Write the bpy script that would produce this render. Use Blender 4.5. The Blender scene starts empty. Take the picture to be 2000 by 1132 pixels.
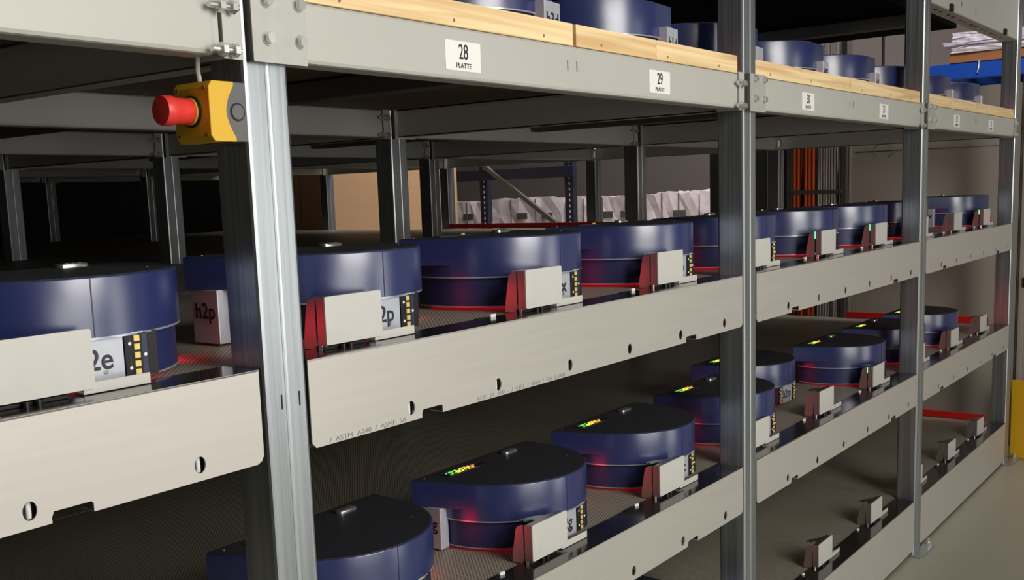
import bpy, bmesh, math, random
from mathutils import Vector, Matrix
random.seed(7)
PI = math.pi
S = bpy.context.scene
COL = S.collection

# ------------------------------------------------------------------ camera
W = 1.628          # bay width
PW, PD = 0.080, 0.076   # post section
RP = 1.255         # row pitch in depth
Z0, Z1, Z2 = 0.2213, 0.7414, 1.2639      # fascia tops of the three steel shelves
ZB0, ZB1, ZW = 1.6973, 1.785, 1.829       # top beam bottom / top, plank top
YAW, PIT, ROL, FPX = 0.9253, -0.1412, -0.0341, 2045.5
CX, CY, CZ = -0.9686, -1.1756, 1.5
PPY = 668.65
fwd = Vector((math.sin(YAW)*math.cos(PIT), math.cos(YAW)*math.cos(PIT), math.sin(PIT)))
rgt = Vector((math.cos(YAW), -math.sin(YAW), 0)); up = rgt.cross(fwd)
c_, s_ = math.cos(ROL), math.sin(ROL)
r2 = rgt*c_ + up*s_; u2 = -rgt*s_ + up*c_
cam_d = bpy.data.cameras.new('camera'); cam = bpy.data.objects.new('camera', cam_d); COL.objects.link(cam)
cam.matrix_world = Matrix(((r2.x, u2.x, -fwd.x, CX), (r2.y, u2.y, -fwd.y, CY), (r2.z, u2.z, -fwd.z, CZ), (0, 0, 0, 1)))
cam_d.sensor_width = 36; cam_d.lens = FPX/2000*36; cam_d.shift_y = (PPY-566)/2000
cam_d.clip_start = 0.05; cam_d.clip_end = 100
S.camera = cam
S.view_settings.view_transform = 'Standard'; S.view_settings.look = 'None'
S.view_settings.gamma = 1.0; S.view_settings.use_curve_mapping = False
S.view_settings.exposure = 0.0

# ------------------------------------------------------------------ light
wd = bpy.data.worlds.new('world'); S.world = wd; wd.use_nodes = True
wd.node_tree.nodes['Background'].inputs[0].default_value = (0.75, 0.82, 0.9, 1)
wd.node_tree.nodes['Background'].inputs[1].default_value = 0.35

def area(name, loc, target, sx, sy, power, col):
    d = bpy.data.lights.new(name, 'AREA'); d.shape = 'RECTANGLE'; d.size = sx; d.size_y = sy
    d.energy = power; d.color = col
    o = bpy.data.objects.new(name, d); COL.objects.link(o); o.location = loc
    o.rotation_euler = (Vector(target)-Vector(loc)).to_track_quat('-Z', 'Y').to_euler()
    return o
area('low_front_fill', (0.35, -3.3, 2.6), (0.5, 0.2, 1.15), 2.0, 1.8, 108, (1.0, 0.975, 0.92))
area('low_front_fill', (-0.2, -4.7, 1.05), (0.5, 0.0, 1.2), 3.0, 1.0, 42, (1.0, 0.97, 0.93))  # added low fill, lifts the faces of the inner beams
area('low_front_fill', (3.4, -4.8, 1.25), (1.9, 0.5, 1.2), 1.3, 2.5, 35, (1.0, 0.98, 0.95))
area('hall_fill_light', (8.6, 3.5, 4.2), (9.6, 4.5, 0), 3.0, 3.0, 150, (1.0, 0.95, 0.95))  # added fill that brightens the wrapped pallets
area('hall_fill_light', (5.6, -0.6, 4.3), (7.6, 0.8, 2.4), 1.6, 1.0, 120, (1.0, 0.96, 0.96))  # added fill aimed at the wrapped load on the blue rack
area('hall_fill_light', (6.1, 3.3, 3.6), (5.7, 5.2, 1.2), 1.0, 1.0, 26, (1.0, 0.93, 0.85))  # added fill for the bright face of the cardboard boxes

# ------------------------------------------------------------------ materials
def srgb(r, g, b):
    f = lambda v: (v/255/12.92 if v/255 <= .04045 else ((v/255+.055)/1.055)**2.4)
    return (f(r), f(g), f(b), 1)
def mat(name, col, rough=0.5, metal=0.0, noise=0.0, nscale=(8, 8, 8), coat=0.0, emit=None, es=0.0, bump=0.0, spec=0.5, rnoise=0.0):
    m = bpy.data.materials.new(name); m.use_nodes = True; nt = m.node_tree; b = nt.nodes['Principled BSDF']
    b.inputs['Base Color'].default_value = col; b.inputs['Roughness'].default_value = rough
    b.inputs['Metallic'].default_value = metal; b.inputs['Coat Weight'].default_value = coat
    b.inputs['Specular IOR Level'].default_value = spec
    if emit: b.inputs['Emission Color'].default_value = emit; b.inputs['Emission Strength'].default_value = es
    if noise or bump or rnoise:
        tc = nt.nodes.new('ShaderNodeTexCoord'); mp = nt.nodes.new('ShaderNodeMapping'); nz = nt.nodes.new('ShaderNodeTexNoise')
        mp.inputs['Scale'].default_value = nscale; nz.inputs['Scale'].default_value = 1.0; nz.inputs['Detail'].default_value = 4
        nt.links.new(tc.outputs['Object'], mp.inputs[0]); nt.links.new(mp.outputs[0], nz.inputs['Vector'])
        if noise:
            rp = nt.nodes.new('ShaderNodeMapRange'); rp.inputs['From Min'].default_value = .3; rp.inputs['From Max'].default_value = .7
            rp.inputs['To Min'].default_value = 1-noise; rp.inputs['To Max'].default_value = 1+noise
            mx = nt.nodes.new('ShaderNodeMix'); mx.data_type = 'RGBA'; mx.blend_type = 'MULTIPLY'; mx.inputs['Factor'].default_value = 1
            mx.inputs[6].default_value = col
            nt.links.new(nz.outputs[0], rp.inputs[0]); nt.links.new(rp.outputs[0], mx.inputs[7]); nt.links.new(mx.outputs[2], b.inputs['Base Color'])
        if rnoise:
            rr = nt.nodes.new('ShaderNodeMapRange'); rr.inputs['To Min'].default_value = rough-rnoise; rr.inputs['To Max'].default_value = rough+rnoise
            nt.links.new(nz.outputs[0], rr.inputs[0]); nt.links.new(rr.outputs[0], b.inputs['Roughness'])
        if bump:
            bp = nt.nodes.new('ShaderNodeBump'); bp.inputs['Strength'].default_value = bump; bp.inputs['Distance'].default_value = .002
            nt.links.new(nz.outputs[0], bp.inputs['Height']); nt.links.new(bp.outputs[0], b.inputs['Normal'])
    return m
M = {}
M['galv'] = mat('galvanized_steel', srgb(180, 187, 190), 0.34, 0.88, 0.22, (85, 85, 1.3), bump=.12, rnoise=.08)
M['beam'] = mat('grey_beam_paint', srgb(188, 188, 180), 0.5, 0.12, 0.02, (5, 5, 5))
M['bracket'] = mat('grey_bracket_zinc', srgb(184, 184, 177), 0.5, 0.3, 0.05, (30, 30, 30))
M['fascia'] = mat('brushed_stainless', srgb(206, 202, 194), 0.42, 0.45, 0.025, (3, 3, 90), rnoise=.04)
M['ledge'] = mat('polished_stainless_ledge', srgb(104, 102, 98), 0.13, 0.9, 0.03, (3, 60, 3))
M['steel'] = mat('bright_steel', srgb(205, 205, 202), 0.22, 0.9)
M['bolt'] = mat('zinc_bolt', srgb(225, 225, 222), 0.25, 0.85)
M['black'] = mat('matte_black', srgb(12, 12, 13), 0.6)
M['rubber'] = mat('black_rubber', srgb(22, 22, 24), 0.45)
M['shell'] = mat('navy_plastic', srgb(38, 48, 97), 0.3, 0.0, spec=1.0, coat=.45); M['shell'].node_tree.nodes['Principled BSDF'].inputs['Coat Roughness'].default_value = .27
M['body'] = mat('navy_lower_plastic', srgb(36, 43, 86), 0.42, 0.0)
M['lid'] = mat('black_textured_lid', srgb(40, 41, 48), 0.55, 0.0, 0.12, (260, 260, 260), bump=.5)
M['rim'] = mat('pale_seam_rim', srgb(178, 184, 198), 0.25, 0.5)
M['plate'] = mat('silver_label_plate', srgb(196, 200, 208), 0.35, 0.35, 0.05, (60, 60, 60))
M['ink'] = mat('dark_print', srgb(38, 40, 52), 0.5)
M['contact'] = mat('gold_contact', srgb(238, 208, 120), 0.35, 0.3)
M['strip'] = mat('dark_contact_holder', srgb(44, 48, 76), 0.35)
M['dockface'] = mat('off_white_dock_cover', srgb(204, 202, 195), 0.45, 0.05, 0.02, (30, 30, 30))
M['dockmetal'] = mat('bare_dock_steel', srgb(172, 160, 156), 0.38, 0.85)
M['dockdark'] = mat('dark_dock_top', srgb(120, 120, 118), 0.3, 0.8)
M['wrap'] = mat('stretch_wrapped_goods', srgb(226, 214, 218), 0.28, 0.0, 0.16, (7, 7, 9), bump=.9, coat=.4)
M['silver'] = mat('crumpled_clear_film', srgb(232, 224, 232), 0.16, 0.25, 0.2, (22, 22, 26), bump=1.0, coat=.6)
M['carton'] = mat('brown_cardboard', srgb(186, 150, 112), 0.8, 0.0, 0.03, (2, 2, 30))
M['tape'] = mat('brown_parcel_tape', srgb(150, 112, 74), 0.3)
M['panel'] = mat('dark_fibreboard', srgb(104, 88, 76), 0.8, 0.0, .08, (9, 9, 9))
M['rackblue'] = mat('blue_rack_paint', srgb(18, 72, 168), 0.4)
M['racknavy'] = mat('navy_rack_upright', srgb(40, 44, 66), 0.45, .2)
M['joist'] = mat('dark_joist_steel', srgb(96, 94, 90), 0.5, .3)
M['wall'] = mat('partition_panel_paint', srgb(172, 164, 152), 0.6, 0.0, 0.02, (2, 2, 2))
M['farwall'] = mat('hall_wall_plaster', srgb(112, 104, 100), 0.8, 0.0, 0.02, (1, 1, 1))
M['nearblack'] = mat('near_black', srgb(6, 6, 6), 0.9, spec=0.05)  # near-black colour, lets the added backdrop pass for unlit depth
M['ceil'] = mat('ceiling_plaster', srgb(190, 186, 190), 0.8)
M['yellow'] = mat('yellow_guard_paint', srgb(222, 168, 12), 0.45)
M['estopyel'] = mat('yellow_switch_plastic', srgb(226, 178, 40), 0.4)
M['estopgrey'] = mat('grey_switch_base', srgb(98, 98, 98), 0.5)
M['estopred'] = mat('red_switch_plastic', srgb(228, 60, 54), 0.38)
M['redrail'] = mat('red_rail_paint', srgb(196, 24, 22), 0.4)
M['label'] = mat('white_sticker', srgb(236, 235, 230), 0.5)
M['orange'] = mat('orange_cable_sheath', srgb(226, 96, 24), 0.5)
M['greycable'] = mat('grey_cable_sheath', srgb(206, 200, 192), 0.5)
M['cablewhite'] = mat('off_white_cable', srgb(170, 168, 160), 0.5)
M['palletwood'] = mat('brown_pallet_wood', srgb(150, 96, 58), 0.8, 0, .2, (8, 2, 8))
M['cab'] = mat('dark_green_grey_cabinet', srgb(70, 74, 68), 0.5)
M['redled'] = mat('red_led_ring', srgb(200, 20, 30), .4, emit=(1, .02, .05, 1), es=.38)
M['sideled'] = mat('red_side_lamp', srgb(200, 20, 30), .4, emit=(1, .02, .05, 1), es=9)
M['greenled'] = mat('green_status_led', srgb(30, 200, 80), .4, emit=(.1, 1, .25, 1), es=4)
for n, c, e in (('px_green', (.12, .75, .10, 1), 1.6), ('px_yellow', (.75, .95, .05, 1), 2.2), ('px_orange', (1, .35, .05, 1), 2.0)):
    M[n] = mat(n.replace('px', 'display_pixel'), c, .5, emit=c, es=e)

def wood_mat():
    m = bpy.data.materials.new('pine_plank'); m.use_nodes = True; nt = m.node_tree; b = nt.nodes['Principled BSDF']
    b.inputs['Roughness'].default_value = .55
    tc = nt.nodes.new('ShaderNodeTexCoord'); mp = nt.nodes.new('ShaderNodeMapping'); nz = nt.nodes.new('ShaderNodeTexNoise')
    oi = nt.nodes.new('ShaderNodeObjectInfo'); ad = nt.nodes.new('ShaderNodeVectorMath')
    mp.inputs['Scale'].default_value = (2.0, 30, 60); nz.inputs['Scale'].default_value = 1; nz.inputs['Detail'].default_value = 3; nz.inputs['Distortion'].default_value = .6
    nt.links.new(tc.outputs['Object'], ad.inputs[0]); nt.links.new(oi.outputs['Random'], ad.inputs[1])
    nt.links.new(ad.outputs[0], mp.inputs[0]); nt.links.new(mp.outputs[0], nz.inputs['Vector'])
    cr = nt.nodes.new('ShaderNodeValToRGB'); cr.color_ramp.elements[0].position = .3; cr.color_ramp.elements[0].color = srgb(214, 176, 124)
    cr.color_ramp.elements[1].position = .62; cr.color_ramp.elements[1].color = srgb(246, 220, 170)
    nt.links.new(nz.outputs[0], cr.inputs[0]); nt.links.new(cr.outputs[0], b.inputs['Base Color'])
    return m
M['wood'] = wood_mat()

def deck_mat():
    m = bpy.data.materials.new('perforated_steel_sheet'); m.use_nodes = True; nt = m.node_tree; b = nt.nodes['Principled BSDF']
    b.inputs['Roughness'].default_value = .5; b.inputs['Metallic'].default_value = .1
    tc = nt.nodes.new('ShaderNodeTexCoord'); v = nt.nodes.new('ShaderNodeTexVoronoi'); v.voronoi_dimensions = '2D'
    v.inputs['Scale'].default_value = 150; v.inputs['Randomness'].default_value = 0
    mp = nt.nodes.new('ShaderNodeMapping'); mp.inputs['Rotation'].default_value = (0, 0, PI/4)
    nt.links.new(tc.outputs['Object'], mp.inputs[0]); nt.links.new(mp.outputs[0], v.inputs['Vector'])
    lt = nt.nodes.new('ShaderNodeMapRange'); lt.inputs['From Min'].default_value = .26; lt.inputs['From Max'].default_value = .36
    nt.links.new(v.outputs['Distance'], lt.inputs[0])
    mx = nt.nodes.new('ShaderNodeMix'); mx.data_type = 'RGBA'
    mx.inputs[6].default_value = srgb(84, 79, 70); mx.inputs[7].default_value = srgb(170, 163, 146)
    nt.links.new(lt.outputs[0], mx.inputs[0]); nt.links.new(mx.outputs[2], b.inputs['Base Color'])
    return m
M['deck'] = deck_mat()

def floor_mat():
    m = mat('grey_epoxy_floor', srgb(150, 146, 130), .35, 0, .03, (1.5, 1.5, 1.5), rnoise=.06); return m
M['floor'] = floor_mat()

# ------------------------------------------------------------------ mesh helpers
def link(name, me, parent=None, mats=None):
    o = bpy.data.objects.new(name, me); COL.objects.link(o)
    if mats is not None:
        for m in (mats if isinstance(mats, (list, tuple)) else [mats]): me.materials.append(M[m] if isinstance(m, str) else m)
    if parent: o.parent = parent
    return o
def bmobj(name, bm, m, parent=None, smooth=False):
    me = bpy.data.meshes.new(name); bmesh.ops.recalc_face_normals(bm, faces=bm.faces); bm.to_mesh(me); bm.free()
    if smooth:
        for p in me.polygons: p.use_smooth = True
        me.set_sharp_from_angle(angle=math.radians(35))
    return link(name, me, parent, m)
def box(bm, x0, x1, y0, y1, z0, z1, bev=0.0, mi=0, seg=2):
    b = bmesh.new(); bmesh.ops.create_cube(b, size=1)
    bmesh.ops.scale(b, vec=(abs(x1-x0), abs(y1-y0), abs(z1-z0)), verts=b.verts)
    bmesh.ops.translate(b, vec=((x0+x1)/2, (y0+y1)/2, (z0+z1)/2), verts=b.verts)
    if bev: bmesh.ops.bevel(b, geom=b.edges[:], offset=bev, segments=seg, affect='EDGES', profile=.5)
    merge(bm, b, mi)
def merge(bm, b, mi=0):
    mp = {}
    for v in b.verts: mp[v] = bm.verts.new(v.co)
    for f in b.faces:
        try:
            g = bm.faces.new([mp[v] for v in f.verts]); g.material_index = mi; g.smooth = f.smooth
        except ValueError: pass
    b.free()
def cyl(bm, p0, p1, r, n=16, r1=None, mi=0, cap=True):
    b = bmesh.new(); p0 = Vector(p0); p1 = Vector(p1); d = p1-p0
    bmesh.ops.create_cone(b, cap_ends=cap, segments=n, radius1=r, radius2=r if r1 is None else r1, depth=d.length)
    bmesh.ops.transform(b, matrix=Matrix.Translation((p0+p1)/2) @ d.to_track_quat('Z', 'Y').to_matrix().to_4x4(), verts=b.verts)
    merge(bm, b, mi)
def prism(bm, pts, z0, z1, bev=0.0, bev_top_only=False, seg=2, mi=0):
    b = bmesh.new(); vs = [b.verts.new((x, y, z0)) for x, y in pts]; f = b.faces.new(vs)
    r = bmesh.ops.extrude_face_region(b, geom=[f]); nv = [e for e in r['geom'] if isinstance(e, bmesh.types.BMVert)]
    bmesh.ops.translate(b, vec=(0, 0, z1-z0), verts=nv)
    if bev:
        ed = [e for e in b.edges if all(abs(v.co.z-z1) < 1e-6 for v in e.verts)]
        if not bev_top_only: ed += [e for e in b.edges if all(abs(v.co.z-z0) < 1e-6 for v in e.verts)]
        bmesh.ops.bevel(b, geom=ed, offset=bev, segments=seg, affect='EDGES', profile=.5)
    bmesh.ops.recalc_face_normals(b, faces=b.faces)
    merge(bm, b, mi)
def tube(bm, pts, r, n=8):
    pts = [Vector(p) for p in pts]; rings = []
    for i, p in enumerate(pts):
        d = (pts[min(i+1, len(pts)-1)]-pts[max(i-1, 0)]).normalized(); q = d.to_track_quat('Z', 'Y')
        rings.append([bm.verts.new(p + q @ Vector((r*math.cos(2*PI*k/n), r*math.sin(2*PI*k/n), 0))) for k in range(n)])
    for a, b in zip(rings, rings[1:]):
        for k in range(n): bm.faces.new((a[k], a[(k+1) % n], b[(k+1) % n], b[k])).smooth = True
    bm.faces.new(rings[0]); bm.faces.new(rings[-1])
def rrect(x0, x1, z0, z1, r, n=4, corners=(1, 1, 1, 1)):
    P = []
    for i, (cx, cz, a) in enumerate(((x1, z1, 0), (x0, z1, 90), (x0, z0, 180), (x1, z0, 270))):
        if not corners[i]: P.append((cx, cz)); continue
        ox = cx-r if cx == x1 else cx+r; oz = cz-r if cz == z1 else cz+r
        for k in range(n+1):
            t = math.radians(a+90*k/n); P.append((ox+r*math.cos(t), oz+r*math.sin(t)))
    return P
def sheet(name, outer, holes, th, m, parent=None, bev=0.0):
    """flat plate in XZ, front face on y=0 thickness th towards +y, with holes"""
    cu = bpy.data.curves.new(name, 'CURVE'); cu.dimensions = '2D'; cu.fill_mode = 'BOTH'; cu.extrude = th/2
    for P in [outer]+holes:
        s = cu.splines.new('POLY'); s.points.add(len(P)-1); s.use_cyclic_u = True
        for i, (x, z) in enumerate(P): s.points[i].co = (x, z, 0, 1)
    t = bpy.data.objects.new('t', cu); COL.objects.link(t)
    dg = bpy.context.evaluated_depsgraph_get(); me = bpy.data.meshes.new_from_object(t.evaluated_get(dg)); bpy.data.objects.remove(t)
    me.transform(Matrix.Translation((0, th/2, 0)) @ Matrix.Rotation(PI/2, 4, 'X')); me.name = name
    for p in me.polygons: p.use_smooth = False
    me.materials.clear()
    return link(name, me, parent, m)
_txt = {}
def text_mesh(txt, size, th=.0004, bold=0.0):
    key = (txt, size, bold)
    if key in _txt: return _txt[key]
    cu = bpy.data.curves.new('text', 'FONT'); cu.body = txt; cu.size = size; cu.align_x = 'CENTER'; cu.align_y = 'CENTER'; cu.extrude = th; cu.offset = bold
    t = bpy.data.objects.new('t', cu); COL.objects.link(t)
    dg = bpy.context.evaluated_depsgraph_get(); me = bpy.data.meshes.new_from_object(t.evaluated_get(dg)); bpy.data.objects.remove(t)
    me.transform(Matrix.Rotation(PI/2, 4, 'X')); me.materials.clear(); me.materials.append(M['ink']); me.name = 'lettering'
    _txt[key] = me
    return me
def text(name, txt, size, parent, loc, rotz=0, sx=1, bold=0.0):
    o = bpy.data.objects.new(name, text_mesh(txt, size, bold=bold)); COL.objects.link(o); o.parent = parent
    o.location = loc; o.rotation_euler = (0, 0, rotz); o.scale = (sx, 1, 1); return o
def empty(name, loc, label, cat, group=None, rotz=0):
    o = bpy.data.objects.new(name, None); COL.objects.link(o); o.location = loc; o.rotation_euler = (0, 0, rotz); o.empty_display_size = .05
    tag(o, label, cat, group); return o
def tag(o, label, cat, group=None):
    o['label'] = label; o['category'] = cat
    if group: o['group'] = group
    return o
def structure(name, bm, m, smooth=False):
    o = bmobj(name, bm, m); o['kind'] = 'structure'; return o
def tree(o, parent=None, skip=()):
    c = o.copy(); COL.objects.link(c); c.parent = parent
    for ch in o.children:
        if ch.name.split('.')[0] in skip: continue
        tree(ch, c, skip)
    return c
def dup(o, loc, label, cat=None, group=None, rotz=0, skip=()):
    c = tree(o, None, skip); c.location = loc; c.rotation_euler = (0, 0, rotz); c['label'] = label
    if group: c['group'] = group
    return c
ORD = ['first', 'second', 'third', 'fourth', 'fifth', 'sixth']

# ------------------------------------------------------------------ hall
bm = bmesh.new(); box(bm, -8, 14, -8, 12, -.1, 0); structure('floor', bm, 'floor')
bm = bmesh.new(); box(bm, -8, 14, -8, 12, 4.6, 4.7); structure('ceiling', bm, 'ceil')
bm = bmesh.new(); box(bm, 12.0, 12.1, -8, 12, 0, 4.6); structure('wall_right', bm, 'farwall')
bm = bmesh.new(); box(bm, -8, 14, -8.1, -8, 0, 4.6); structure('wall_front', bm, 'farwall')
bm = bmesh.new(); box(bm, -8, 14, 12, 12.1, 0, 4.6); structure('wall_back', bm, 'farwall')
bm = bmesh.new(); box(bm, -8.1, -8, -8, 12, 0, 4.6); structure('wall_left', bm, 'farwall')
# partition behind the end of the racking
bm = bmesh.new(); box(bm, 5.32, 5.40, 0.06, 1.36, 0, 2.0); box(bm, 5.313, 5.32, .985, .995, 0, 2.0)
structure('wall_partition', bm, 'wall')
bm = bmesh.new(); box(bm, 5.32, 5.40, -3.2, 0.055, 0, 2.35)
for y in (.03, -.05): box(bm, 5.30, 5.32, y-.012, y+.012, 0, 2.35, .003)
d1 = structure('door_1', bm, 'wall')
bm = bmesh.new(); box(bm, 5.285, 5.32, -.01, .02, .895, .95, .004); bmobj('door_latch', bm, 'black', d1)
# ------------------------------------------------------------------ posts
def post_mesh(h, slots=True):
    bm = bmesh.new(); n = []
    # roll formed section: rounded corners and a shallow groove in the front face
    P = [(0, .006), (.002, .002), (.006, 0), (.036, 0), (.0385, .0012), (.0415, .0012), (.044, 0), (PW-.006, 0), (PW-.002, .002), (PW, .006),
         (PW, PD-.006), (PW-.006, PD), (.006, PD), (0, PD-.006)]
    prism(bm, P, 0, h)
    return bm
def make_post(x, y, h, label, front, group):
    p = empty('upright_post', (x, y, 0), label, 'post', group)
    bmobj('profile', post_mesh(h), 'galv', p)
    return p
post_names = {0: 'nearest to the emergency stop switch', 1: 'in the middle of the picture', 2: 'right of the middle with its foot on the floor', 3: 'at the far right end beside the yellow guard'}
def base_plate(p):
    o = sheet('base_plate', rrect(-.055, .135, -.045, .085, .004), [], .008, 'galv', p)
    o.rotation_euler = (-PI/2, 0, 0); o.location = (0, 0, .004)
    # sheet lies in xz: rotate so that z -> y
    o.rotation_euler = (PI/2*-1, 0, 0); o.location = (0, 0, .008)
    bm = bmesh.new()
    for x, y in ((.115, -.025), (-.035, .065)):
        cyl(bm, (x, y, .008), (x, y, .018), .011, 6); cyl(bm, (x, y, .018), (x, y, .034), .005, 10)
    bmobj('anchor_bolt', bm, 'bolt', p)
for k in range(4):
    p = make_post(k*W, 0, 3.0, 'tall galvanized front post ' + post_names[k], True, 'front row of galvanized posts')
    base_plate(p)
    if k == 0:
        bm = bmesh.new()
        for x in (.0290, .0629): box(bm, x-.0013, x+.0013, -.0004, .001, 1.199, 1.221)
        bmobj('slot', bm, 'black', p)
for j in range(1, 6):
    for k in range(1, 4):
        if (k, j) in ((1, 4), (1, 5)): continue
        make_post(k*W, j*RP, ZB1, 'inner post, %s row behind the front, in line with the %s front post' % (ORD[j-1], ('second', 'third', 'fourth')[k-1]), False, 'inner galvanized posts')

# ------------------------------------------------------------------ top beams
def hexbolt(bm, x, y, z, r=.0085, d=.008):
    cyl(bm, (x, y, z), (x, y-.002, z), r*1.15, 20); cyl(bm, (x, y-.002, z), (x, y-d, z), r, 6)
    cyl(bm, (x, y-d, z), (x, y-d-.0012, z), r*.8, 16)
def make_beam(detail=True):
    b = empty('deck_beam', (0, 0, 0), '', 'beam')
    # C channel with rolled lower lip
    x0, x1 = PW+.004, W-.048; bm = bmesh.new()
    sec = [(0, ZB0+.006), (.002, ZB0+.0015), (.006, ZB0), (.045, ZB0), (.045, ZB0+.002), (.008, ZB0+.002), (.002, ZB0+.008), (.002, ZB1-.002), (.045, ZB1-.002), (.045, ZB1), (.004, ZB1), (0, ZB1-.004)]
    n = len(sec); a = [bm.verts.new((x0, y, z)) for y, z in sec]; c = [bm.verts.new((x1, y, z)) for y, z in sec]
    for i in range(n): bm.faces.new((a[i], a[(i+1) % n], c[(i+1) % n], c[i]))
    # rounded end tongue
    e = bmesh.new(); prism(e, rrect(x1-.001, x1+.010, ZB0+.002, ZB1-.002, .009, corners=(1, 0, 0, 1)), 0, .002)
    bmesh.ops.transform(e, matrix=Matrix.Translation((0, .002, 0)) @ Matrix.Rotation(PI/2, 4, 'X'), verts=e.verts); merge(bm, e)
    bmobj('channel', bm, 'beam', b)
    # gusset on the post front at the left end, on the post flank at the right end
    gp = sheet('gusset_plate', rrect(.006, .104, ZB0-.006, 1.850 if False else ZB1+.002, .002), [], .003, 'bracket', b); gp.location = (0, -.0165, 0)
    bm = bmesh.new(); box(bm, .006, .009, -.0150, -.0005, ZB0-.006, ZB1+.002); bmobj('gusset_flange', bm, 'joist', b)
    for x in (.033, .092):
        for z in (1.724, 1.775):
            bm = bmesh.new(); hexbolt(bm, x, -.0165, z); bmobj('bolt', bm, 'bolt', b)
    bm = bmesh.new(); box(bm, W-.030, W-.002, -.004, -.001, ZB0-.004, ZB1+.004); box(bm, W-.034, W-.030, -.004, .06, ZB0-.004, ZB1+.004)
    bmobj('end_bracket', bm, 'beam', b)
    for z in (ZB0+.006, ZB1-.025):
        bm = bmesh.new(); cyl(bm, (W-.060, -.012, z), (W-.012, -.012, z), .0045, 10); cyl(bm, (W-.046, -.012, z), (W-.038, -.012, z), .0095, 6); cyl(bm, (W-.026, -.012, z), (W-.018, -.012, z), .0095, 6)
        bmobj('stud_bolt', bm, 'bolt', b)
    if detail:
        bm = bmesh.new()
        for x in (.806, .839): box(bm, x-.0012, x+.0012, -.0004, .001, 1.737, 1.757)
        bmobj('slot', bm, 'ink', b)
    return b
beam0 = make_beam(); beam0.location = (0, 0, 0)
BL = {0: 'near pale grey front beam carrying the stickers 28 and 29', 1: 'pale grey front beam carrying the stickers 30 and 31', 2: 'farthest pale grey front beam beside the last post', -1: 'pale grey front beam running off the left edge above the red button'}
beams = {0: beam0}; beam0['label'] = BL[0]; beam0['group'] = 'front beams under the pine planks'
for k in (-1, 1, 2): beams[k] = dup(beam0, (k*W, 0, 0), BL[k])
# numbered stickers belong to their beam
def number_label(k, x, num):
    st = sheet('number_sticker', rrect(-.048, .048, -.025, .025, .002), [], .0004, 'label', beams[k]); st.location = (x-k*W, -.0006, 1.7375)
    text('number', num, .036, st, (0, -.0004, .006), sx=.72); text('word', 'PLATTE', .0125, st, (0, -.0004, -.0165))
number_label(0, .480, '28'); number_label(0, 1.180, '29'); number_label(1, 2.077, '30'); number_label(1, 2.779, '31')
number_label(2, 3.745, '32'); number_label(2, 4.352, '33')
# inner beams of the deck grid
for j in range(1, 6):
    for k in range(-1, 3):
        if k == -1 and j > 1: continue
        if k == 0 and j > 3: continue
        dup(beam0, (k*W, j*RP, 0), 'grey deck beam in the %s row behind the front, %s' % (ORD[j-1], {-1: 'left of the nearest post', 0: 'first span', 1: 'second span', 2: 'last span'}[k]), group='inner deck beams', skip=('number_sticker', 'slot', 'bolt', 'stud_bolt') if j > 2 else ('number_sticker', 'slot'))
# cross joists under the timber deck
for k in range(0, 4):
    for j in range(0, 4):
        if k == 0 and j > 1: continue
        bm = bmesh.new(); y0, y1 = j*RP+PD+.004, (j+1)*RP-.004
        box(bm, k*W+.02, k*W+.024, y0, y1, ZB0, ZB1); box(bm, k*W+.02, k*W+.062, y0, y1, ZB0, ZB0+.003); box(bm, k*W+.02, k*W+.062, y0, y1, ZB1-.003, ZB1)
        tag(bmobj('cross_beam', bm, 'beam'), 'grey cross beam at the %s post line, %s bay deep' % (ORD[k], ORD[j]), 'beam', 'cross beams between the post rows')
for k in range(0, 3):
    for j in range(0, 3):
        bm = bmesh.new(); y0, y1 = j*RP+PD+.004, (j+1)*RP-.004; x = k*W+.80
        box(bm, x, x+.05, y0, y1, ZB1-.05, ZB1-.004, .003)
        tag(bmobj('deck_joist', bm, 'joist'), 'dark square joist under the deck, midway along the %s span, %s bay deep' % (ORD[k], ORD[j]), 'joist', 'square joists under the deck')
# timber deck board
for k in range(-1, 3):
    for j in range(0, 5):
        bm = bmesh.new(); y0 = j*RP+(.078 if j == 0 else .002); box(bm, k*W+.004, (k+1)*W-.004, y0, (j+1)*RP-.002, ZB1+.001, ZB1+.005)
        if j == 0: box(bm, k*W+.084, (k+1)*W-.004, .030, .0785, ZB1+.001, ZB1+.005)
        tag(bmobj('deck_board', bm, 'panel'), 'dark brown deck board seen from below, %s span, %s row deep' % (ORD[k+1], ORD[j]), 'board', 'boards of the timber deck')
# pine planks along the front
def plank(x0, x1, lab, holes):
    t = empty('pine_plank', (x0, 0, 0), lab, 'plank', 'pine edge planks')
    bm = bmesh.new(); box(bm, 0, x1-x0, .0, .028, ZB1+.001, ZW, .0012); bmobj('board', bm, 'wood', t)
    if holes:
        bm = bmesh.new()
        for x in holes: cyl(bm, (x-x0, .001, 1.796), (x-x0, -.0006, 1.796), .003, 12)
        bmobj('screw_hole', bm, 'tape', t)
PL = [(-1.50, -.06, 'pine edge plank above the beam at the left edge', (-1.2, -.4)), (.085, .828, 'long pine plank above sticker 28, starting at the nearest post', (.19, .459, .726)),
      (.840, 1.166, 'shorter pine plank above the two small slots', (.934,)), (1.168, 1.592, 'pine plank above sticker 29', (1.219, 1.484)),
      (W+.075, 2.441, 'pine plank above sticker 30', (1.80, 2.1, 2.38)), (2.446, 3.205, 'pine plank with wavy grain above sticker 31', (2.55, 2.85, 3.1)),
      (2*W+.085, 3.672, 'short pine plank right of the third post', ()), (3.677, 4.058, 'pine plank above sticker 32', (3.9,)), (4.062, 4.449, 'pine plank above sticker 33', ()), (4.452, 4.84, 'last pine plank against the far post', ())]
for a in PL: plank(*a)

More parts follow.
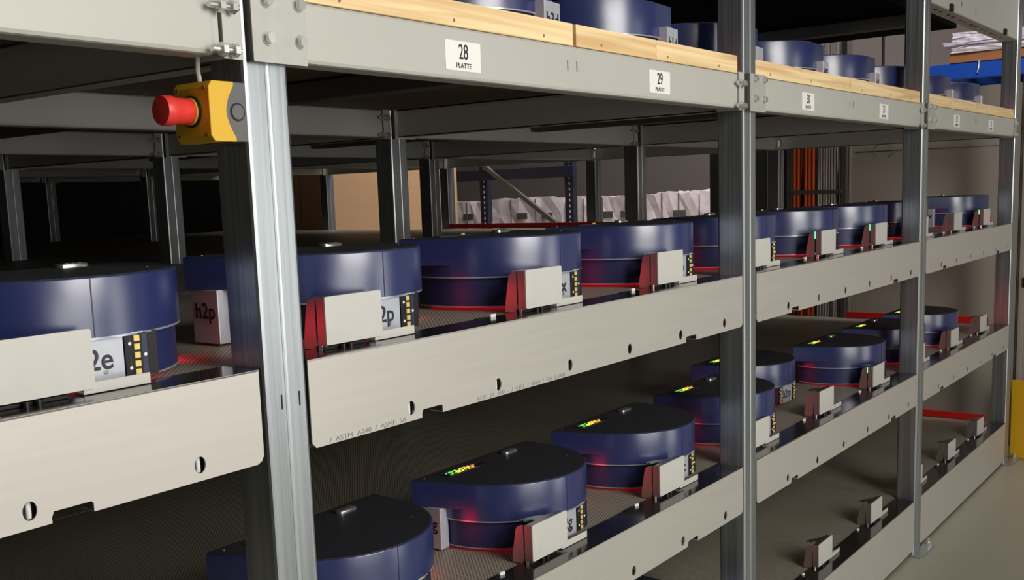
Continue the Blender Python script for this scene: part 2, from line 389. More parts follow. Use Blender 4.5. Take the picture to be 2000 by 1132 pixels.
# ------------------------------------------------------------------ steel shelf fronts
FH = {2: .136, 1: .128, 0: .205}
def make_fascia(h, x0, x1, holes, notches, tabs):
    """local z=0 is the shelf top"""
    f = empty('shelf_front', (0, 0, 0), '', 'shelf front')
    out = [(x0, 0), (x0, -h+.008), (x0+.008, -h)]
    for a, b in notches: out += [(a, -h), (a, -h+.007), (a+.003, -h+.014), (b-.003, -h+.014), (b, -h+.011), (b, -h)]
    out += [(x1-.012, -h), (x1-.004, -h+.004), (x1, -h+.012), (x1, 0)]
    hs = []
    for hx in holes: hs.append([(hx+.0092*math.cos(t*PI/10), -h+.022+.0118*math.sin(t*PI/10)) for t in range(20)])
    sheet('front_panel', out, hs, .002, 'fascia', f)
    bm = bmesh.new(); box(bm, x0, x1, 0.0, .078, -.003, 0, .0004, seg=1); bmobj('ledge', bm, 'ledge', f)
    bm = bmesh.new(); ed = [x0+.01]+[v for ab in notches for v in ab]+[x1-.012]
    for q in range(0, len(ed), 2): box(bm, ed[q], ed[q+1], .002, .03, -h, -h+.0015)
    bmobj('bottom_fold', bm, 'fascia', f)
    if notches:
        for a, b in notches:
            bm = bmesh.new(); box(bm, a-.004, b+.004, .031, .035, -h+.008, -h+.03); bmobj('notch_shade', bm, 'black', f)  # black sheet puts the shade into the open notch
    for hx in holes:
        bm = bmesh.new(); box(bm, hx-.014, hx+.014, .012, .014, -h+.006, -h+.038); 
        o = bmobj('hole_shade', bm, 'black', f)  # black sheet standing in for the unlit inside of the hole
        bm = bmesh.new(); cyl(bm, (hx+.0035, .011, -h+.010), (hx+.0035, .011, -h+.034), .0035, 12); bmobj('locking_pin', bm, 'label', o)
    for tx in tabs:
        bm = bmesh.new(); prism(bm, [(tx-.005, .070), (tx+.007, .067), (tx+.006, .071), (tx-.004, .074)], 0, .006)
        tb = bmobj('clip_tab', bm, 'label', f)
        bm = bmesh.new(); box(bm, tx-.05, tx-.012, .066, .078, 0, .0012, .0004); bmobj('tab_slot', bm, 'black', tb)
    return f
X0, DX = .350, .5381
HO = [.306, .5465, .787, 1.0275, 1.268, 1.5085]; NO = [(.332, .386), (1.294, 1.349)]
LV = {2: Z2, 1: Z1, 0: Z0}
ln = {2: 'upper', 1: 'middle', 0: 'lowest'}
where = {-1: 'left of the nearest post', 0: 'between the nearest and the second post', 1: 'between the second and the third post', 2: 'between the third and the last post'}
for l in (2, 1, 0):
    proto = None
    for k in range(-1, 3):
        if l == 1 and k == -1: pass
        if l == 0 and k < 1: continue
        x1 = W-.010
        tabs = [X0+DX*i+.275-k*W for i in range(-3, 9) if k*W+.12 < X0+DX*i+.275 < (k+1)*W-.05]
        f = make_fascia(FH[l], PW+.003, x1, HO if l else [], NO if l else [], tabs)
        f.location = (k*W, 0, LV[l]); f['label'] = 'brushed %s shelf front %s' % (ln[l], where[k]); f['group'] = 'steel shelf fronts'
        if l == 2 and k == 0:
            mk = mat('faint_mill_ink', srgb(158, 155, 152), .5)
            for tx_, ts_ in ((.205, '/  ASTM  A240  /  ASME  SA'), (.625, 'ADE  11  410  -  /  4401  /  4404  /  EN  1.4301')):
                t = text('mill_marking', ts_, .0112, f, (tx_, -.0004, -FH[2]+.0055), sx=1.35)
                t.data = t.data.copy(); t.data.materials[0] = mk
# perforated decks
for l in (2, 1, 0):
    rows = {2: 5, 1: 5, 0: 2}[l]
    for k in range(-1, 3):
        for j in range(rows):
            if k == -1 and j > 1: continue
            if l == 0 and k < 0: continue
            bm = bmesh.new(); box(bm, .002, W-.002, 0, RP-(.086 if j == 0 else .003), -.008, 0)
            o = bmobj('perforated_deck', bm, 'deck'); o.location = (k*W, j*RP+(.080 if j == 0 else 0), LV[l]-.003)
            tag(o, 'perforated %s shelf sheet, %s, %s row' % (ln[l], where[k], ORD[j]), 'shelf deck', 'perforated deck sheets')

# ------------------------------------------------------------------ robots
def dshape(r, cx, cy, n=40):
    d = math.hypot(cx, cy); a0 = math.atan2(cy, cx)+math.acos(r/d)     # tangents from the two sharp back corners
    a1 = 2*PI+.02; P = [(cx+.003, cy), (cx, cy-.003)]
    for i in range(n+1):
        t = a0+(a1-a0)*i/n; P.append((r*math.cos(t), r*math.sin(t)))
    rx = -cx-.028; P = [p for p in P if p[0] < rx or p[1] < 0]; P += [(rx, cy-.006), (rx-.006, cy)]
    return P
def cshape(r, cy, n=64):
    a0 = PI-math.asin(cy/r); a1 = 2*PI+math.asin(cy/r)
    return [(r*math.cos(a0+(a1-a0)*i/n), r*math.sin(a0+(a1-a0)*i/n)) for i in range(n+1)]
def make_robot(detail=True):
    R = empty('blue_robot', (0, 0, 0), '', 'robot')
    bm = bmesh.new(); prism(bm, dshape(.195, -.228, .077, 64), .0955, .1505, .0022, True, seg=3); prism(bm, cshape(.195, .077), .0715, .0955); o = bmobj('upper_shell', bm, 'shell', R, True)
    bm = bmesh.new(); prism(bm, dshape(.1925, -.2245, .0745, 64), .1500, .1518, .0008, True, 1); bmobj('lid', bm, 'lid', R, True)
    bm = bmesh.new(); prism(bm, cshape(.1948, .0765), .0685, .0715); bmobj('seam_rim', bm, 'rim', R, True)
    bm = bmesh.new(); prism(bm, cshape(.187, .072), .010, .0685, .001, seg=1); bmobj('lower_body', bm, 'body', R, True)
    bm = bmesh.new(); prism(bm, cshape(.188, .0725), .0078, .010); bmobj('bottom_rim', bm, 'rim', R, True)
    bm = bmesh.new(); prism(bm, cshape(.170, .060, 40), .0045, .0078); bmobj('light_ring', bm, 'redled', R)
    bm = bmesh.new(); A = [math.radians(-22+5*i) for i in range(10)]
    prism(bm, [(.1885*math.cos(a), .1885*math.sin(a)) for a in A]+[(.184*math.cos(a), .184*math.sin(a)) for a in reversed(A)], .011, .026); bmobj('side_light', bm, 'sideled', R)
    bm = bmesh.new()
    for x, y in ((-.10, 0), (.10, 0), (0, -.11), (0, .04)): cyl(bm, (x, y, 0), (x, y, .0045), .018, 16)
    bmobj('wheel', bm, 'rubber', R)
    # front contact unit
    yf = -.1885
    fp = sheet('label_plate', rrect(-.058, .021, .0105, .0715, .003), [], .012, 'plate', R); fp.location = (0, yf, 0)
    bm = bmesh.new(); box(bm, -.062, .050, -.004, .008, .0700, .0725, .0008); bmobj('plate_flange', bm, 'plate', fp)
    bm = bmesh.new(); cyl(bm, (-.006, .001, .024), (-.006, -.0008, .024), .0035, 14); sc = bmobj('plate_screw', bm, 'steel', fp)
    for s, xa, xb in (('l', -.097, -.0595), ('r', .0225, .057)):
        bm = bmesh.new(); box(bm, xa, xb, yf-.001, yf+.02, .011, .070, .001, seg=1); st = bmobj('contact_strip', bm, 'strip', R)
        xm = xa+.5*(xb-xa)
        bm = bmesh.new(); box(bm, xa, xa+.008, yf-.0018, yf, .011, .070); box(bm, xm-.0075, xm+.0085, yf-.0016, yf, .012, .069); bmobj('contact_backing', bm, 'black', st)
        for q in range(5):
            bm = bmesh.new(); z = .0175+q*.0115; box(bm, xm-.0045, xm+.0045, yf-.0035, yf, z-.0042, z+.0042, .0006, seg=1); bmobj('contact_pad', bm, 'contact', st)
        bm = bmesh.new()
        for x, z in ((xm-.010, .024), (xm-.010, .057), (xm+.0125, .040)): cyl(bm, (x, yf, z), (x, yf-.0022, z), .0024, 12)
        bmobj('strip_screw', bm, 'label', st)
    bm = bmesh.new(); box(bm, .057, .075, yf+.006, yf+.02, .010, .071); bmobj('side_recess', bm, 'black', R)
    # side plate on the left
    for q in (-1, 1):
        bm = bmesh.new(); box(bm, q*.2165, q*.190, .004, .074, .004, .0953, .0015); bmobj('side_plate', bm, 'plate', R)
    # shell parting lines
    a = math.radians(-96); bm = bmesh.new(); b2 = bmesh.new(); box(b2, -.0008, .0008, -.1956, -.1935, .072, .1495); bmesh.ops.rotate(b2, cent=(0, 0, 0), matrix=Matrix.Rotation(a+PI/2, 3, 'Z'), verts=b2.verts); merge(bm, b2)
    b2 = bmesh.new(); box(b2, -.0008, .0008, -.1878, -.185, .0615, .0685); bmesh.ops.rotate(b2, cent=(0, 0, 0), matrix=Matrix.Rotation(math.radians(-136)+PI/2, 3, 'Z'), verts=b2.verts); merge(bm, b2)
    bmobj('parting_line', bm, 'strip', R)
    # lid furniture: handle badge, button, pixel display
    bm = bmesh.new(); prism(bm, [(.078+x, .037+y) for x, y in rrect(-.024, .024, -.011, .011, .008)], .1518, .1575, .0015, True); h = bmobj('badge', bm, 'steel', R, True)
    bm = bmesh.new(); prism(bm, [(.078+x, .037+y) for x, y in rrect(-.020, .020, -.0075, .0075, .006)], .1575, .1580)
    bmobj('badge_inlay', bm, 'joist', h)
    bm = bmesh.new()
    for i in range(3): box(bm, .066+i*.010, .072+i*.010, .033, .041, .1580, .1588, .0006, seg=1)
    bmobj('badge_relief', bm, 'steel', h)
    bm = bmesh.new(); cyl(bm, (-.040, .027, .1518), (-.040, .027, .1528), .0105, 24); bmobj('button', bm, 'black', R)
    bm = bmesh.new(); box(bm, -.158, -.060, .020, .048, .1518, .1521); dp = bmobj('display', bm, 'black', R)
    bm = bmesh.new(); box(bm, -.160, -.058, .017, .0195, .1518, .1543); box(bm, -.160, -.058, .0485, .051, .1518, .1530); box(bm, -.162, -.160, .017, .051, .1518, .1543); box(bm, -.058, -.056, .017, .051, .1518, .1530); bmobj('bezel', bm, 'lid', dp)
    rnd = random.Random(3); bms = [bmesh.new() for _ in range(3)]
    for i in range(22):
        for q in range(6):
            if rnd.random() < .42 + (0.25 if abs(i-13) > 7 else 0): continue
            x = -.154+i*.0042; y = .023+q*.004; c = 0 if i < 5 or (i < 9 and q > 2) else (2 if i > 15 else 1)
            box(bms[c], x, x+.0036, y, y+.0033, .1521, .1522)
    for c, n in enumerate(('px_green', 'px_yellow', 'px_orange')): bmobj('display_pixels', bms[c], n, dp)
    bm = bmesh.new(); box(bm, -.070, -.062, .030, .036, .1523, .1565, .001, seg=1); bmobj('display_lamp', bm, 'contact', dp)
    bm = bmesh.new(); cyl(bm, (-.200, .060, .1518), (-.200, .060, .1526), .003, 10); cyl(bm, (.12, -.10, .1518), (.12, -.10, .1524), .002, 10); bmobj('lid_screw', bm, 'steel', R)
    return R
R0 = make_robot()
FAR = ('contact_pad', 'strip_screw', 'plate_screw', 'badge_relief', 'lid_screw')
def place_robot(l, k, txt, label, group, dx=0, dy=0, rot=0, far=False):
    plates = l == 3 or (l, k) in ((2, -1), (2, 0), (2, 8), (1, 0), (1, 1))
    z = {3: ZW+.022, 2: Z2, 1: Z1, 0: Z0}[l]-.003
    o = dup(R0, (X0+DX*k+dx, .265+dy, z) if l < 3 else (.284+.5185*k, .285, 1.7905), label, group=group, rotz=rot, skip=(FAR if far else ())+(() if plates else ('side_plate',)))
    if txt:
        fp = [c for c in o.children if c.name.startswith('label_plate')][0]; sps = [c for c in o.children if c.name.startswith('side_plate')]
        text('lettering', txt, .040, fp, (-.0225, -.0006, .040), sx=.95, bold=.0004)
        if not sps: return o
        text('lettering', txt, .038, sps[0], (-.2170, .0385, .058), rotz=-PI/2, sx=.95, bold=.0004)
        text('lettering', txt, .038, sps[1], (.2170, .0385, .058), rotz=PI/2, sx=.95, bold=.0004)
    return o
G2, G1, G3, G0 = 'blue robots on the upper shelf', 'blue robots on the middle shelf', 'blue robots on the timber deck', 'blue robots on the lowest shelf'
place_robot(2, -1, 'h2e', 'blue robot marked 2e at the left edge of the picture on the upper shelf', G2, dx=.004, rot=math.radians(-2.7))
place_robot(2, 0, 'h2p', 'blue robot marked h2p partly behind the nearest post on the upper shelf', G2)
place_robot(2, 1, 'h2x', 'blue robot with label ending in x on the upper shelf, near span', G2)
place_robot(2, 2, 'h3o', 'blue robot on the upper shelf, third right of the nearest post', G2)
place_robot(2, 3, 'h1g', 'blue robot on the upper shelf straddling the second post', G2)
place_robot(2, 4, '', 'blue robot on the upper shelf, first one fully right of the second post', G2, far=True)
place_robot(2, 5, '', 'blue robot on the upper shelf, left of the one cut by the third post', G2, far=True)
place_robot(2, 6, '', 'blue robot on the upper shelf cut off by the third post', G2, far=True)
place_robot(2, 8, 'h4x', 'blue robot at the far end of the upper shelf beside the last post', G2, far=True)
place_robot(1, 0, 'h2k', 'blue robot on the middle shelf at the bottom edge, right beside the nearest post', G1)
place_robot(1, 1, 'h2g', 'blue robot on the middle shelf whose label ends in g', G1)
place_robot(1, 2, 'h3c', 'blue robot on the middle shelf, second right of the nearest post with a lit display', G1)
place_robot(1, 3, 'h1s', 'blue robot on the middle shelf straddling the second post', G1)
place_robot(1, 4, 'h2m', 'blue robot marked h2m standing back from its dock on the middle shelf', G1, dx=2.4916-(X0+DX*4), dy=.4106-.265, far=False)
place_robot(1, 5, '', 'blue robot on the middle shelf with a green lit display, left of the third post', G1, far=True)
place_robot(1, 6, '', 'blue robot on the middle shelf half hidden behind the third post', G1, far=True)
place_robot(1, 7, '', 'blue robot on the middle shelf, last before the far end', G1, far=True)
place_robot(0, 2, '', 'blue robot on the lowest shelf, only its lid edge showing at the bottom', G0, far=True)
r3 = math.radians(-83)
place_robot(3, 0, '', 'blue robot on the timber deck cut off at the top edge, leftmost', G3, dx=-.10, rot=r3, far=True)
place_robot(3, 1, 'h3d', 'blue robot marked h3d on the timber deck above sticker 28', G3, dx=-.10, rot=r3)
place_robot(3, 2, 'h1d', 'blue robot marked h1d on the timber deck above sticker 29', G3, dx=-.10, rot=r3)
place_robot(3, 3, '', 'blue robot on the timber deck cut off by the second post', G3, dx=-.10, rot=r3, far=True)
place_robot(3, 4, 'h05', 'blue robot marked h05 on the timber deck above sticker 30', G3, dx=-.10, rot=r3, far=True)
place_robot(3, 5, 'h17', 'blue robot on the timber deck above the seam between stickers 30 and 31', G3, dx=-.10, rot=r3, far=True)
place_robot(3, 6, '', 'blue robot on the timber deck cut off by the third post, above sticker 31', G3, dx=-.10, rot=r3, far=True)
place_robot(3, 7, '', 'blue robot on the timber deck just right of the third post', G3, dx=-.10, rot=r3, far=True)
place_robot(3, 8, '', 'last blue robot on the timber deck before the far post', G3, dx=-.10, rot=r3, far=True)
def kill(o):
    for c in list(o.children): kill(c)
    bpy.data.objects.remove(o)
kill(R0)

# ------------------------------------------------------------------ docks
def make_dock():
    D = empty('charging_dock', (0, 0, 0), '', 'charging dock')
    o = sheet('cover_plate', rrect(-.184, -.057, .008, .085, .004), [], .003, 'dockface', D); o.location = (0, .045, 0)
    bm = bmesh.new()
    for z in (.018, .074): cyl(bm, (-.066, .0455, z), (-.066, .0440, z), .0028, 12)
    s = bmobj('cover_screw', bm, 'joist', o)
    bm = bmesh.new(); box(bm, -.181, -.062, .048, .0655, .010, .0835, .001, seg=1); bmobj('housing', bm, 'dockdark', D)
    bm = bmesh.new(); prism(bm, [(.047, .006), (.0655, .006), (.0655, .083), (.047, .085)], 0, .002)
    bmesh.ops.transform(bm, matrix=Matrix(((0, 0, -1, -.1815), (1, 0, 0, 0), (0, 1, 0, 0), (0, 0, 0, 1))), verts=bm.verts); bmobj('side_cheek', bm, 'dockmetal', D)
    bm = bmesh.new(); prism(bm, [(.069, 0), (.098, 0), (.0965, .020), (.088, .070), (.084, .078), (.074, .082), (.069, .082)], 0, .0025)
    bmesh.ops.transform(bm, matrix=Matrix(((0, 0, -1, -.1815), (1, 0, 0, 0), (0, 1, 0, 0), (0, 0, 0, 1))), verts=bm.verts); bmobj('side_bracket', bm, 'dockmetal', D)
    # spring arm reaching back from the top
    bm = bmesh.new(); prism(bm, [(-.135, .064), (-.075, .064), (-.075, .070), (-.098, .074), (-.118, .090), (-.150, .102), (-.158, .098), (-.150, .092), (-.158, .086), (-.150, .082), (-.140, .082)], .078, .081); bmobj('spring_arm', bm, 'dockdark', D)
    # foot angle running to the right
    bm = bmesh.new(); box(bm, -.072, .026, .0485, .0505, .001, .0155, .0005, seg=1); box(bm, -.072, .026, .0505, .068, .001, .003); bmobj('foot_angle', bm, 'dockface', D)
    bm = bmesh.new(); box(bm, -.184, -.090, .052, .075, .0, .006, .001, seg=1); bmobj('foot_block', bm, 'black', D)
    for x in (-.150, -.134):
        bm = bmesh.new(); cyl(bm, (x, .044, .0), (x, .044, .0065), .0042, 12); bmobj('foot_bolt', bm, 'rubber', D)
    bm = bmesh.new(); cyl(bm, (-.182, .060, 0), (-.182, .060, .007), .005, 12); bmobj('foot_rivet', bm, 'steel', D)
    return D
D0 = make_dock()
def led(o):
    bm = bmesh.new(); box(bm, -.1850, -.1836, .0665, .0685, .060, .082); bmobj('status_light', bm, 'greenled', o)
dk = {(2, -1): 'at the left edge in front of the robot marked 2e', (2, 0): 'right of the nearest post in front of robot h2p', (2, 1): 'in front of the robot whose label ends in x', (2, 2): 'third right of the nearest post', (2, 3): 'just right of the second post',
      (2, 4): 'first with a green lamp right of the second post', (2, 5): 'second with a green lamp right of the second post', (2, 6): 'behind the third post', (2, 7): 'empty, right of the third post', (2, 8): 'last before the far post',
      (1, 1): 'in front of the robot whose label ends in g', (1, 2): 'in front of the robot left of the second post', (1, 3): 'just right of the second post', (1, 4): 'vacant, right of the robot marked h2m', (1, 5): 'left of the third post with a green lamp', (1, 6): 'behind the third post', (1, 7): 'right of the third post', (1, 8): 'vacant, at the far end by the red rail',
      (0, 4): 'vacant, nearest one at the bottom', (0, 5): 'vacant, left of the third post foot', (0, 6): 'vacant, behind the third post', (0, 7): 'vacant, right of the third post', (0, 8): 'vacant, at the end of the red rail'}
gn = {2: 'charging docks on the upper shelf', 1: 'charging docks on the middle shelf', 0: 'charging docks on the lowest shelf'}
for (l, k), w_ in dk.items():
    far = k > 3 and l > 0
    xx = X0+DX*k+(-.005 if l < 2 else 0)+(.010 if k == -1 else 0)
    o = dup(D0, (xx, 0.0, LV[l]), 'white %s shelf dock, %s' % (ln[l], w_), group=gn[l], skip=())
    if (l, k) in ((2, 4), (2, 5), (2, 8), (1, 5)): led(o)
kill(D0)

# ------------------------------------------------------------------ red end rails
for l, y1 in ((2, 3.75), (1, .85), (0, .85)):
    bm = bmesh.new(); box(bm, 4.862, 4.880, .10, y1, LV[l]+.000, LV[l]+.034, .002)
    tag(bmobj('end_stop_rail', bm, 'redrail'), 'red stop rail across the far end of the %s shelf' % ln[l], 'rail', 'red end rails')

# ------------------------------------------------------------------ emergency stop
E_ = empty('emergency_stop', (0, 0, 1.623), 'yellow emergency stop box with red button on the left side of the nearest post', 'emergency stop')
bm = bmesh.new(); box(bm, -.0345, -.0005, -.002, .072, -.040, .040, .0015); bmobj('base', bm, 'estopgrey', E_)
bm = bmesh.new(); pts = [(-.064, -.032), (-.058, -.040), (-.022, -.040), (-.022, -.034)]
for i in range(9):
    t = i/8*PI; pts.append((-.0225-.0135*math.sin(t), -.034+.068*i/8))
pts += [(-.022, .034), (-.022, .040), (-.058, .040), (-.064, .032)]
prism(bm, pts, -.0035, .0735, .0008, seg=1)
for v in bm.verts: v.co = Vector((v.co.x, v.co.z, v.co.y))
cv = bmobj('cover', bm, 'estopyel', E_)
bm = bmesh.new()
for y in (.006, .064):
    for z in (-.031, .031): cyl(bm, (-.0635, y, z), (-.0650, y, z), .003, 10)
bmobj('cover_screw', bm, 'tape', cv)
bm = bmesh.new(); cyl(bm, (-.017, -.0015, 0), (-.017, -.0028, 0), .0125, 28); cyl(bm, (-.017, -.0026, 0), (-.017, -.0032, 0), .0105, 28); ko = bmobj('knockout', bm, 'black', E_)
bm = bmesh.new(); cyl(bm, (-.017, -.0030, 0), (-.017, -.0036, 0), .0100, 28); bmobj('knockout_disc', bm, 'estopgrey', ko)
bm = bmesh.new(); cyl(bm, (-.0635, .035, .001), (-.0670, .035, .001), .021, 28); bu = bmobj('collar', bm, 'black', E_)
bm = bmesh.new(); cyl(bm, (-.067, .035, .001), (-.070, .035, .001), .0185, 28); bmobj('yellow_ring', bm, 'estopyel', bu)
bm = bmesh.new()
prof = [(.070, .0175), (.094, .0180), (.098, .0200), (.109, .0202), (.113, .0190), (.1145, .0)]
rings = []
for d, r in prof: rings.append([bm.verts.new((-d, .035+max(r, .0005)*math.cos(2*PI*i/32), .001+max(r, .0005)*math.sin(2*PI*i/32))) for i in range(32)])
for a, b in zip(rings, rings[1:]):
    for i in range(32): bm.faces.new((a[i], a[(i+1) % 32], b[(i+1) % 32], b[i]))
bm.faces.new(rings[-1]); bmobj('push_button', bm, 'estopred', E_, True)
bm = bmesh.new(); tube(bm, [(-.052, .03, .036), (-.052, .03, .046), (-.050, .035, .055), (-.045, .04, .070), (-.042, .045, .095), (-.042, .05, .13)], .0036, 10)
bmobj('supply_cable', bm, 'cablewhite', E_)

# ------------------------------------------------------------------ upper level seen at the top
L4 = empty('upper_level_beam', (2*W, 0, 0), 'perforated grey beam at the top right corner above the last span', 'beam')
bm = bmesh.new(); box(bm, PW+.004, W-.03, .0, .003, 2.172, 2.46); bmobj('web', bm, 'beam', L4)
fl = bmesh.new(); box(fl, PW+.004, W-.03, .003, .075, 2.170, 2.1725); ff = bmobj('flange', fl, 'beam', L4)
bm = bmesh.new()
for i in range(14):
    x = .16+i*.095+(.02 if i % 2 else 0); prism(bm, [(x+.018*math.cos(t*PI/8), .038+.008*math.sin(t*PI/8)) for t in range(16)], 2.1695, 2.1700)
bmobj('flange_slot', bm, 'black', ff)
for x in (.33, 1.29):
    bm = bmesh.new(); box(bm, x, x+.03, -.012, .0, 2.165, 2.195, .003); bmobj('plug', bm, 'black', L4)
bm = bmesh.new()
for x, z in ((.52, 2.215), (.76, 2.215)): box(bm, x-.003, x+.003, -.0006, .001, z-.010, z+.010)
bmobj('slot', bm, 'black', L4)
bm = bmesh.new(); box(bm, .2, 4.50, .20, 3.4, 2.215, 2.26); tag(bmobj('upper_deck', bm, 'nearblack'), 'black underside of the deck above the timber deck', 'deck')
for i, x in enumerate((1.75, 3.85)):
    bm = bmesh.new(); box(bm, x, x+.07, .24, 3.3, 2.165, 2.214, .003)
    tag(bmobj('upper_joist', bm, 'joist'), 'dark joist below the upper deck, %s from the left' % ORD[i], 'joist', 'joists of the upper deck')

# ------------------------------------------------------------------ cables and trays on the partition
T = empty('cable_ladder', (5.27, 0, 0), 'grey vertical cable ladder behind the last span', 'cable ladder')
for y0, y1 in ((1.332, 1.366), (.998, 1.028)):
    bm = bmesh.new(); box(bm, 0, .05, y0, y1, 0, 3.0, .001, seg=1); bmobj('side_rail', bm, 'joist', T)
for z in (.35, .9, 1.447, 2.0, 2.5):
    bm = bmesh.new(); box(bm, -.012, .004, 1.02, 1.34, z-.012, z+.012, .001, seg=1); bmobj('rung', bm, 'joist', T)
for i in range(6):
    y = 1.322-i*.0235; bm = bmesh.new(); q = random.uniform(-.0008, .0008)
    tube(bm, [(5.288, y, 0), (5.288, y+q, .9), (5.288, y, 1.45), (5.288, y-q, 2.0), (5.288, y, 3.0)], .0108, 8)
    tag(bmobj('orange_cable', bm, 'orange'), 'thick orange cable in the cable ladder, %s from the left' % ORD[i], 'cable', 'orange cables')
for i in range(9):
    y = 1.172-i*.0165; bm = bmesh.new(); q = random.uniform(-.0014, .0014)
    tube(bm, [(5.290, y, 0), (5.290, y+q, .8), (5.290, y, 1.44), (5.290, y-q, 1.6), (5.290, y-q*.5, 3.0)], .0052 if i % 3 else .0065, 8)
    tag(bmobj('grey_cable', bm, 'greycable'), 'thin pale grey cable in the cable ladder, number %d counted from the orange ones' % (i+1), 'cable', 'pale cables')
bm = bmesh.new(); tube(bm, [(5.312, .957, 1.672), (5.312, .7, 1.672), (5.312, .45, 1.671), (5.312, .10, 1.672)], .0035, 6)
tag(bmobj('wall_wire', bm, 'joist'), 'thin dark wire strung level along the upper partition', 'wire')
bm = bmesh.new(); tube(bm, [(5.30, .79+.055*math.cos(t), 1.672+.045*math.sin(t)) for t in [i/14*1.6*PI-.8 for i in range(15)]], .0022, 6)
tag(bmobj('wire_loop', bm, 'joist'), 'small loop of loose wire hanging on the partition', 'wire')
bm = bmesh.new(); box(bm, 5.34, 5.9, 1.40, 1.92, 0, 2.1, .006); cb = empty('equipment_cabinet', (0, 0, 0), 'dark green grey cabinet left of the cable ladder', 'cabinet'); bmobj('body', bm, 'cab', cb)
bm = bmesh.new()
for y in (1.52, 1.64, 1.76): box(bm, 5.332, 5.342, y-.004, y+.004, .05, 2.05)
bmobj('door_rib', bm, 'joist', cb)

bm = bmesh.new(); box(bm, 6.5, 6.56, 1.41, 1.475, 0, 4.6, .003); tag(bmobj('steel_column', bm, 'joist'), 'slim dark column behind the robots on the timber deck', 'column')
bm = bmesh.new(); tube(bm, [(6.5, 1.177, 0), (6.5, 1.177, 4.6)], .010, 8); tag(bmobj('drop_pipe', bm, 'black'), 'thin black vertical pipe beyond the robots on the timber deck', 'pipe')
# ------------------------------------------------------------------ yellow guard
Yg = empty('post_guard', (5.025, -.16, 0), 'yellow steel guard standing on the floor behind the last post', 'guard')
bm = bmesh.new(); box(bm, .0, .010, .045, .165, 0, .425, .002); bmobj('side_plate', bm, 'yellow', Yg)
bm = bmesh.new(); box(bm, -.0, .12, .030, .045, 0, .43, .002); bmobj('front_plate', bm, 'yellow', Yg)

# ------------------------------------------------------------------ cartons
def carton(x0, x1, y0, y1, h, lab):
    t = empty('cardboard_box', (x0, y0, 0), lab, 'box', 'tall cardboard boxes behind the shelves')
    bm = bmesh.new(); box(bm, 0, x1-x0, 0, y1-y0, 0, h, .006); bmobj('body', bm, 'carton', t)
    bm = bmesh.new(); box(bm, -.0015, 0, (y1-y0)*.33, (y1-y0)*.33+.012, 0, h); bmobj('seam', bm, 'tape', t)
carton(5.13, 6.20, 5.2, 6.4, 1.9, 'tall brown cardboard box with one face lit, seen between the inner posts')
carton(6.27, 6.72, 5.2, 6.3, 1.9, 'narrow brown cardboard box right of the larger box')
bm = bmesh.new(); box(bm, 1.0, 7.4, 7.7, 7.8, 0, 3.2); structure('shade_backdrop', bm, 'nearblack')  # added black sheet in place of the darkness behind the shelves

# ------------------------------------------------------------------ racks behind
def upright(par, x, y, h, m='racknavy'):
    bm = bmesh.new(); box(bm, x, x+.07, y, y+.09, 0, h, .003)
    u = bmobj('upright', bm, m, par)
    bm = bmesh.new()
    for i in range(int(h/.05)): box(bm, x-.0015, x+.001, y+.032, y+.044, .05*i+.01, .05*i+.035)
    bmobj('perforation', bm, 'label', u); return u
Rk = empty('pallet_rack', (0, 0, 0), 'navy pallet rack with a diagonal brace seen between the inner posts', 'rack')
upright(Rk, 7.0, 5.06, 2.6); upright(Rk, 7.0, 4.08, 2.6)
for z0, m in ((1.62, 'racknavy'),):
    bm = bmesh.new(); box(bm, 6.96, 7.0, 4.05, 5.60, z0+.01, z0+.11, .004); bmobj('beam', bm, m, Rk)
bm = bmesh.new(); b2 = bmesh.new(); box(b2, -.02, .02, -.02, .02, -.57, .57, .003); ang = math.atan2(5.0-4.17, 1.72-1.16)
bmesh.ops.rotate(b2, cent=(0, 0, 0), matrix=Matrix.Rotation(-ang, 3, 'X'), verts=b2.verts); bmesh.ops.translate(b2, vec=(6.95, 4.58, 1.45), verts=b2.verts); merge(bm, b2); bmobj('diagonal_brace', bm, 'joist', Rk)
# wrapped pallets
def lumpy(bm, x0, x1, y0, y1, z0, z1, amp=.02, n=7, seed=1):
    b = bmesh.new(); bmesh.ops.create_cube(b, size=1); bmesh.ops.subdivide_edges(b, edges=b.edges[:], cuts=n, use_grid_fill=True)
    bmesh.ops.scale(b, vec=(x1-x0, y1-y0, z1-z0), verts=b.verts); bmesh.ops.translate(b, vec=((x0+x1)/2, (y0+y1)/2, (z0+z1)/2), verts=b.verts)
    rn = random.Random(seed)
    for v in b.verts: v.co += Vector((rn.uniform(-amp, amp), rn.uniform(-amp, amp), rn.uniform(-amp, amp) if v.co.z > z0+.01 else 0))
    merge(bm, b)
wp = [(6.72, 7.35, 1.41, 'at the left, behind the rack upright'), (5.55, 6.62, 1.43, 'framed by the diagonal brace'), (4.75, 5.50, 1.42, 'behind the perforated upright'), (4.50, 4.72, 1.40, 'narrow one between two inner posts'),
      (3.86, 4.46, 1.45, 'left of the dark gap beside the second post'), (2.7, 3.80, 1.46, 'right of the dark gap, cut by second post')]
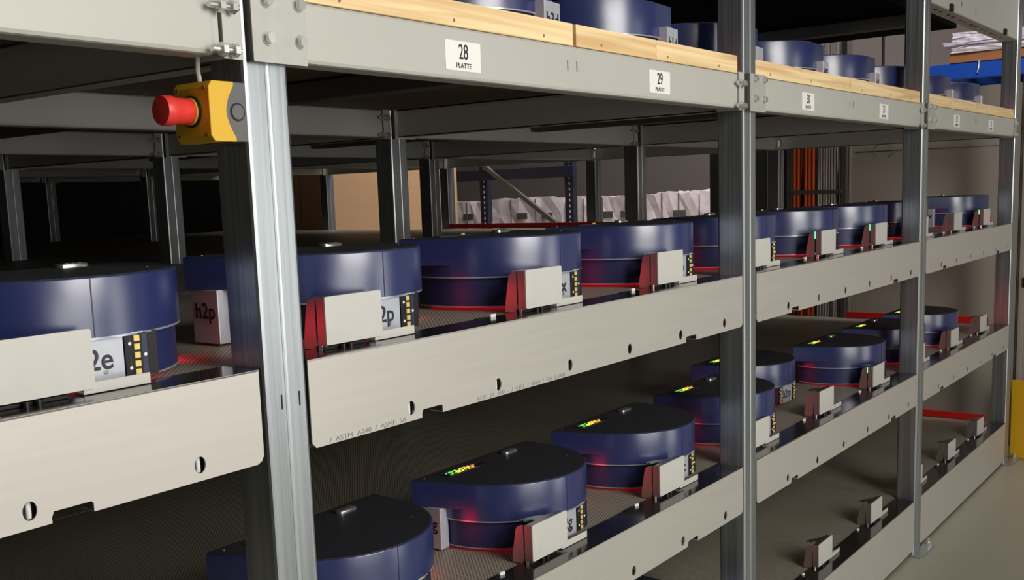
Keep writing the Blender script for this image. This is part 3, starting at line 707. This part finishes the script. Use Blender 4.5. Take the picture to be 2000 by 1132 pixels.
for i, (ya, yb, h, w_) in enumerate(wp):
    t = empty('wrapped_pallet', (9.0, ya, 0), 'pallet in white stretch film, ' + w_, 'pallet', 'wrapped pallets in the next hall')
    bm = bmesh.new(); lumpy(bm, 0, 1.1, 0, yb-ya, .14, h, .022, 6, i); bmobj('wrapped_goods', bm, 'wrap', t)
    bm = bmesh.new()
    for y in (0, (yb-ya)/2-.05, yb-ya-.1): box(bm, 0, 1.1, y, y+.1, .02, .12)
    for x in (0, .25, .5, .75, 1.0): box(bm, x, x+.1, 0, yb-ya, .12, .14)
    box(bm, 0, 1.1, 0, yb-ya, 0, .02); bmobj('pallet', bm, 'palletwood', t)
    bm = bmesh.new(); nn = max(1, int((yb-ya)/.4))
    for q in range(nn): box(bm, -.026, -.022, .12+q*.36, .27+q*.36, 1.2, 1.27)
    bmobj('goods_label', bm, 'joist', t)
    bm = bmesh.new()
    for q in range(1, 3): box(bm, -.028, -.022, (yb-ya)*q/3-.006, (yb-ya)*q/3+.006, .14, h)
    bmobj('strap', bm, 'estopgrey', t)
# blue rack high on the right
Rb = empty('blue_pallet_rack', (0, 0, 0), 'bright blue pallet rack high at the far right carrying a wrapped load', 'rack')
upright(Rb, 8.1, 1.42, 3.6); upright(Rb, 8.1, -1.6, 3.6)
bm = bmesh.new(); box(bm, 7.98, 8.04, -1.6, 1.42, 2.275, 2.40, .006); bmobj('front_beam', bm, 'rackblue', Rb)
bm = bmesh.new(); box(bm, 9.0, 9.06, -1.6, 1.42, 2.275, 2.40, .006); bmobj('rear_beam', bm, 'rackblue', Rb)
bm = bmesh.new(); box(bm, 8.04, 9.0, 1.18, 1.30, 2.33, 2.39, .004); box(bm, 8.04, 9.0, .2, .3, 2.33, 2.39, .004); bmobj('cross_tie', bm, 'rackblue', Rb)
Lw = empty('wrapped_load', (7.95, -.6, 2.40), 'glossy film wrapped load on a wooden pallet on the blue rack', 'pallet')
bm = bmesh.new(); box(bm, .02, 1.0, 0, 1.72, 0.001, .085, .004); bmobj('pallet', bm, 'palletwood', Lw)
bm = bmesh.new(); lumpy(bm, 0, 1.05, .05, 1.70, .075, .23, .014, 12, 4); lumpy(bm, -.01, 1.06, .0, 1.76, .13, .155, .01, 12, 8); bmobj('film', bm, 'silver', Lw)
bm = bmesh.new(); tube(bm, [(7.97, .90, 2.41), (7.965, .90, 2.35), (7.965, .91, 2.31)], .006, 6); bmobj('film_tail', bm, 'silver', Lw).location = (-7.95, .6, -2.40)
print('objects', len(bpy.data.objects))
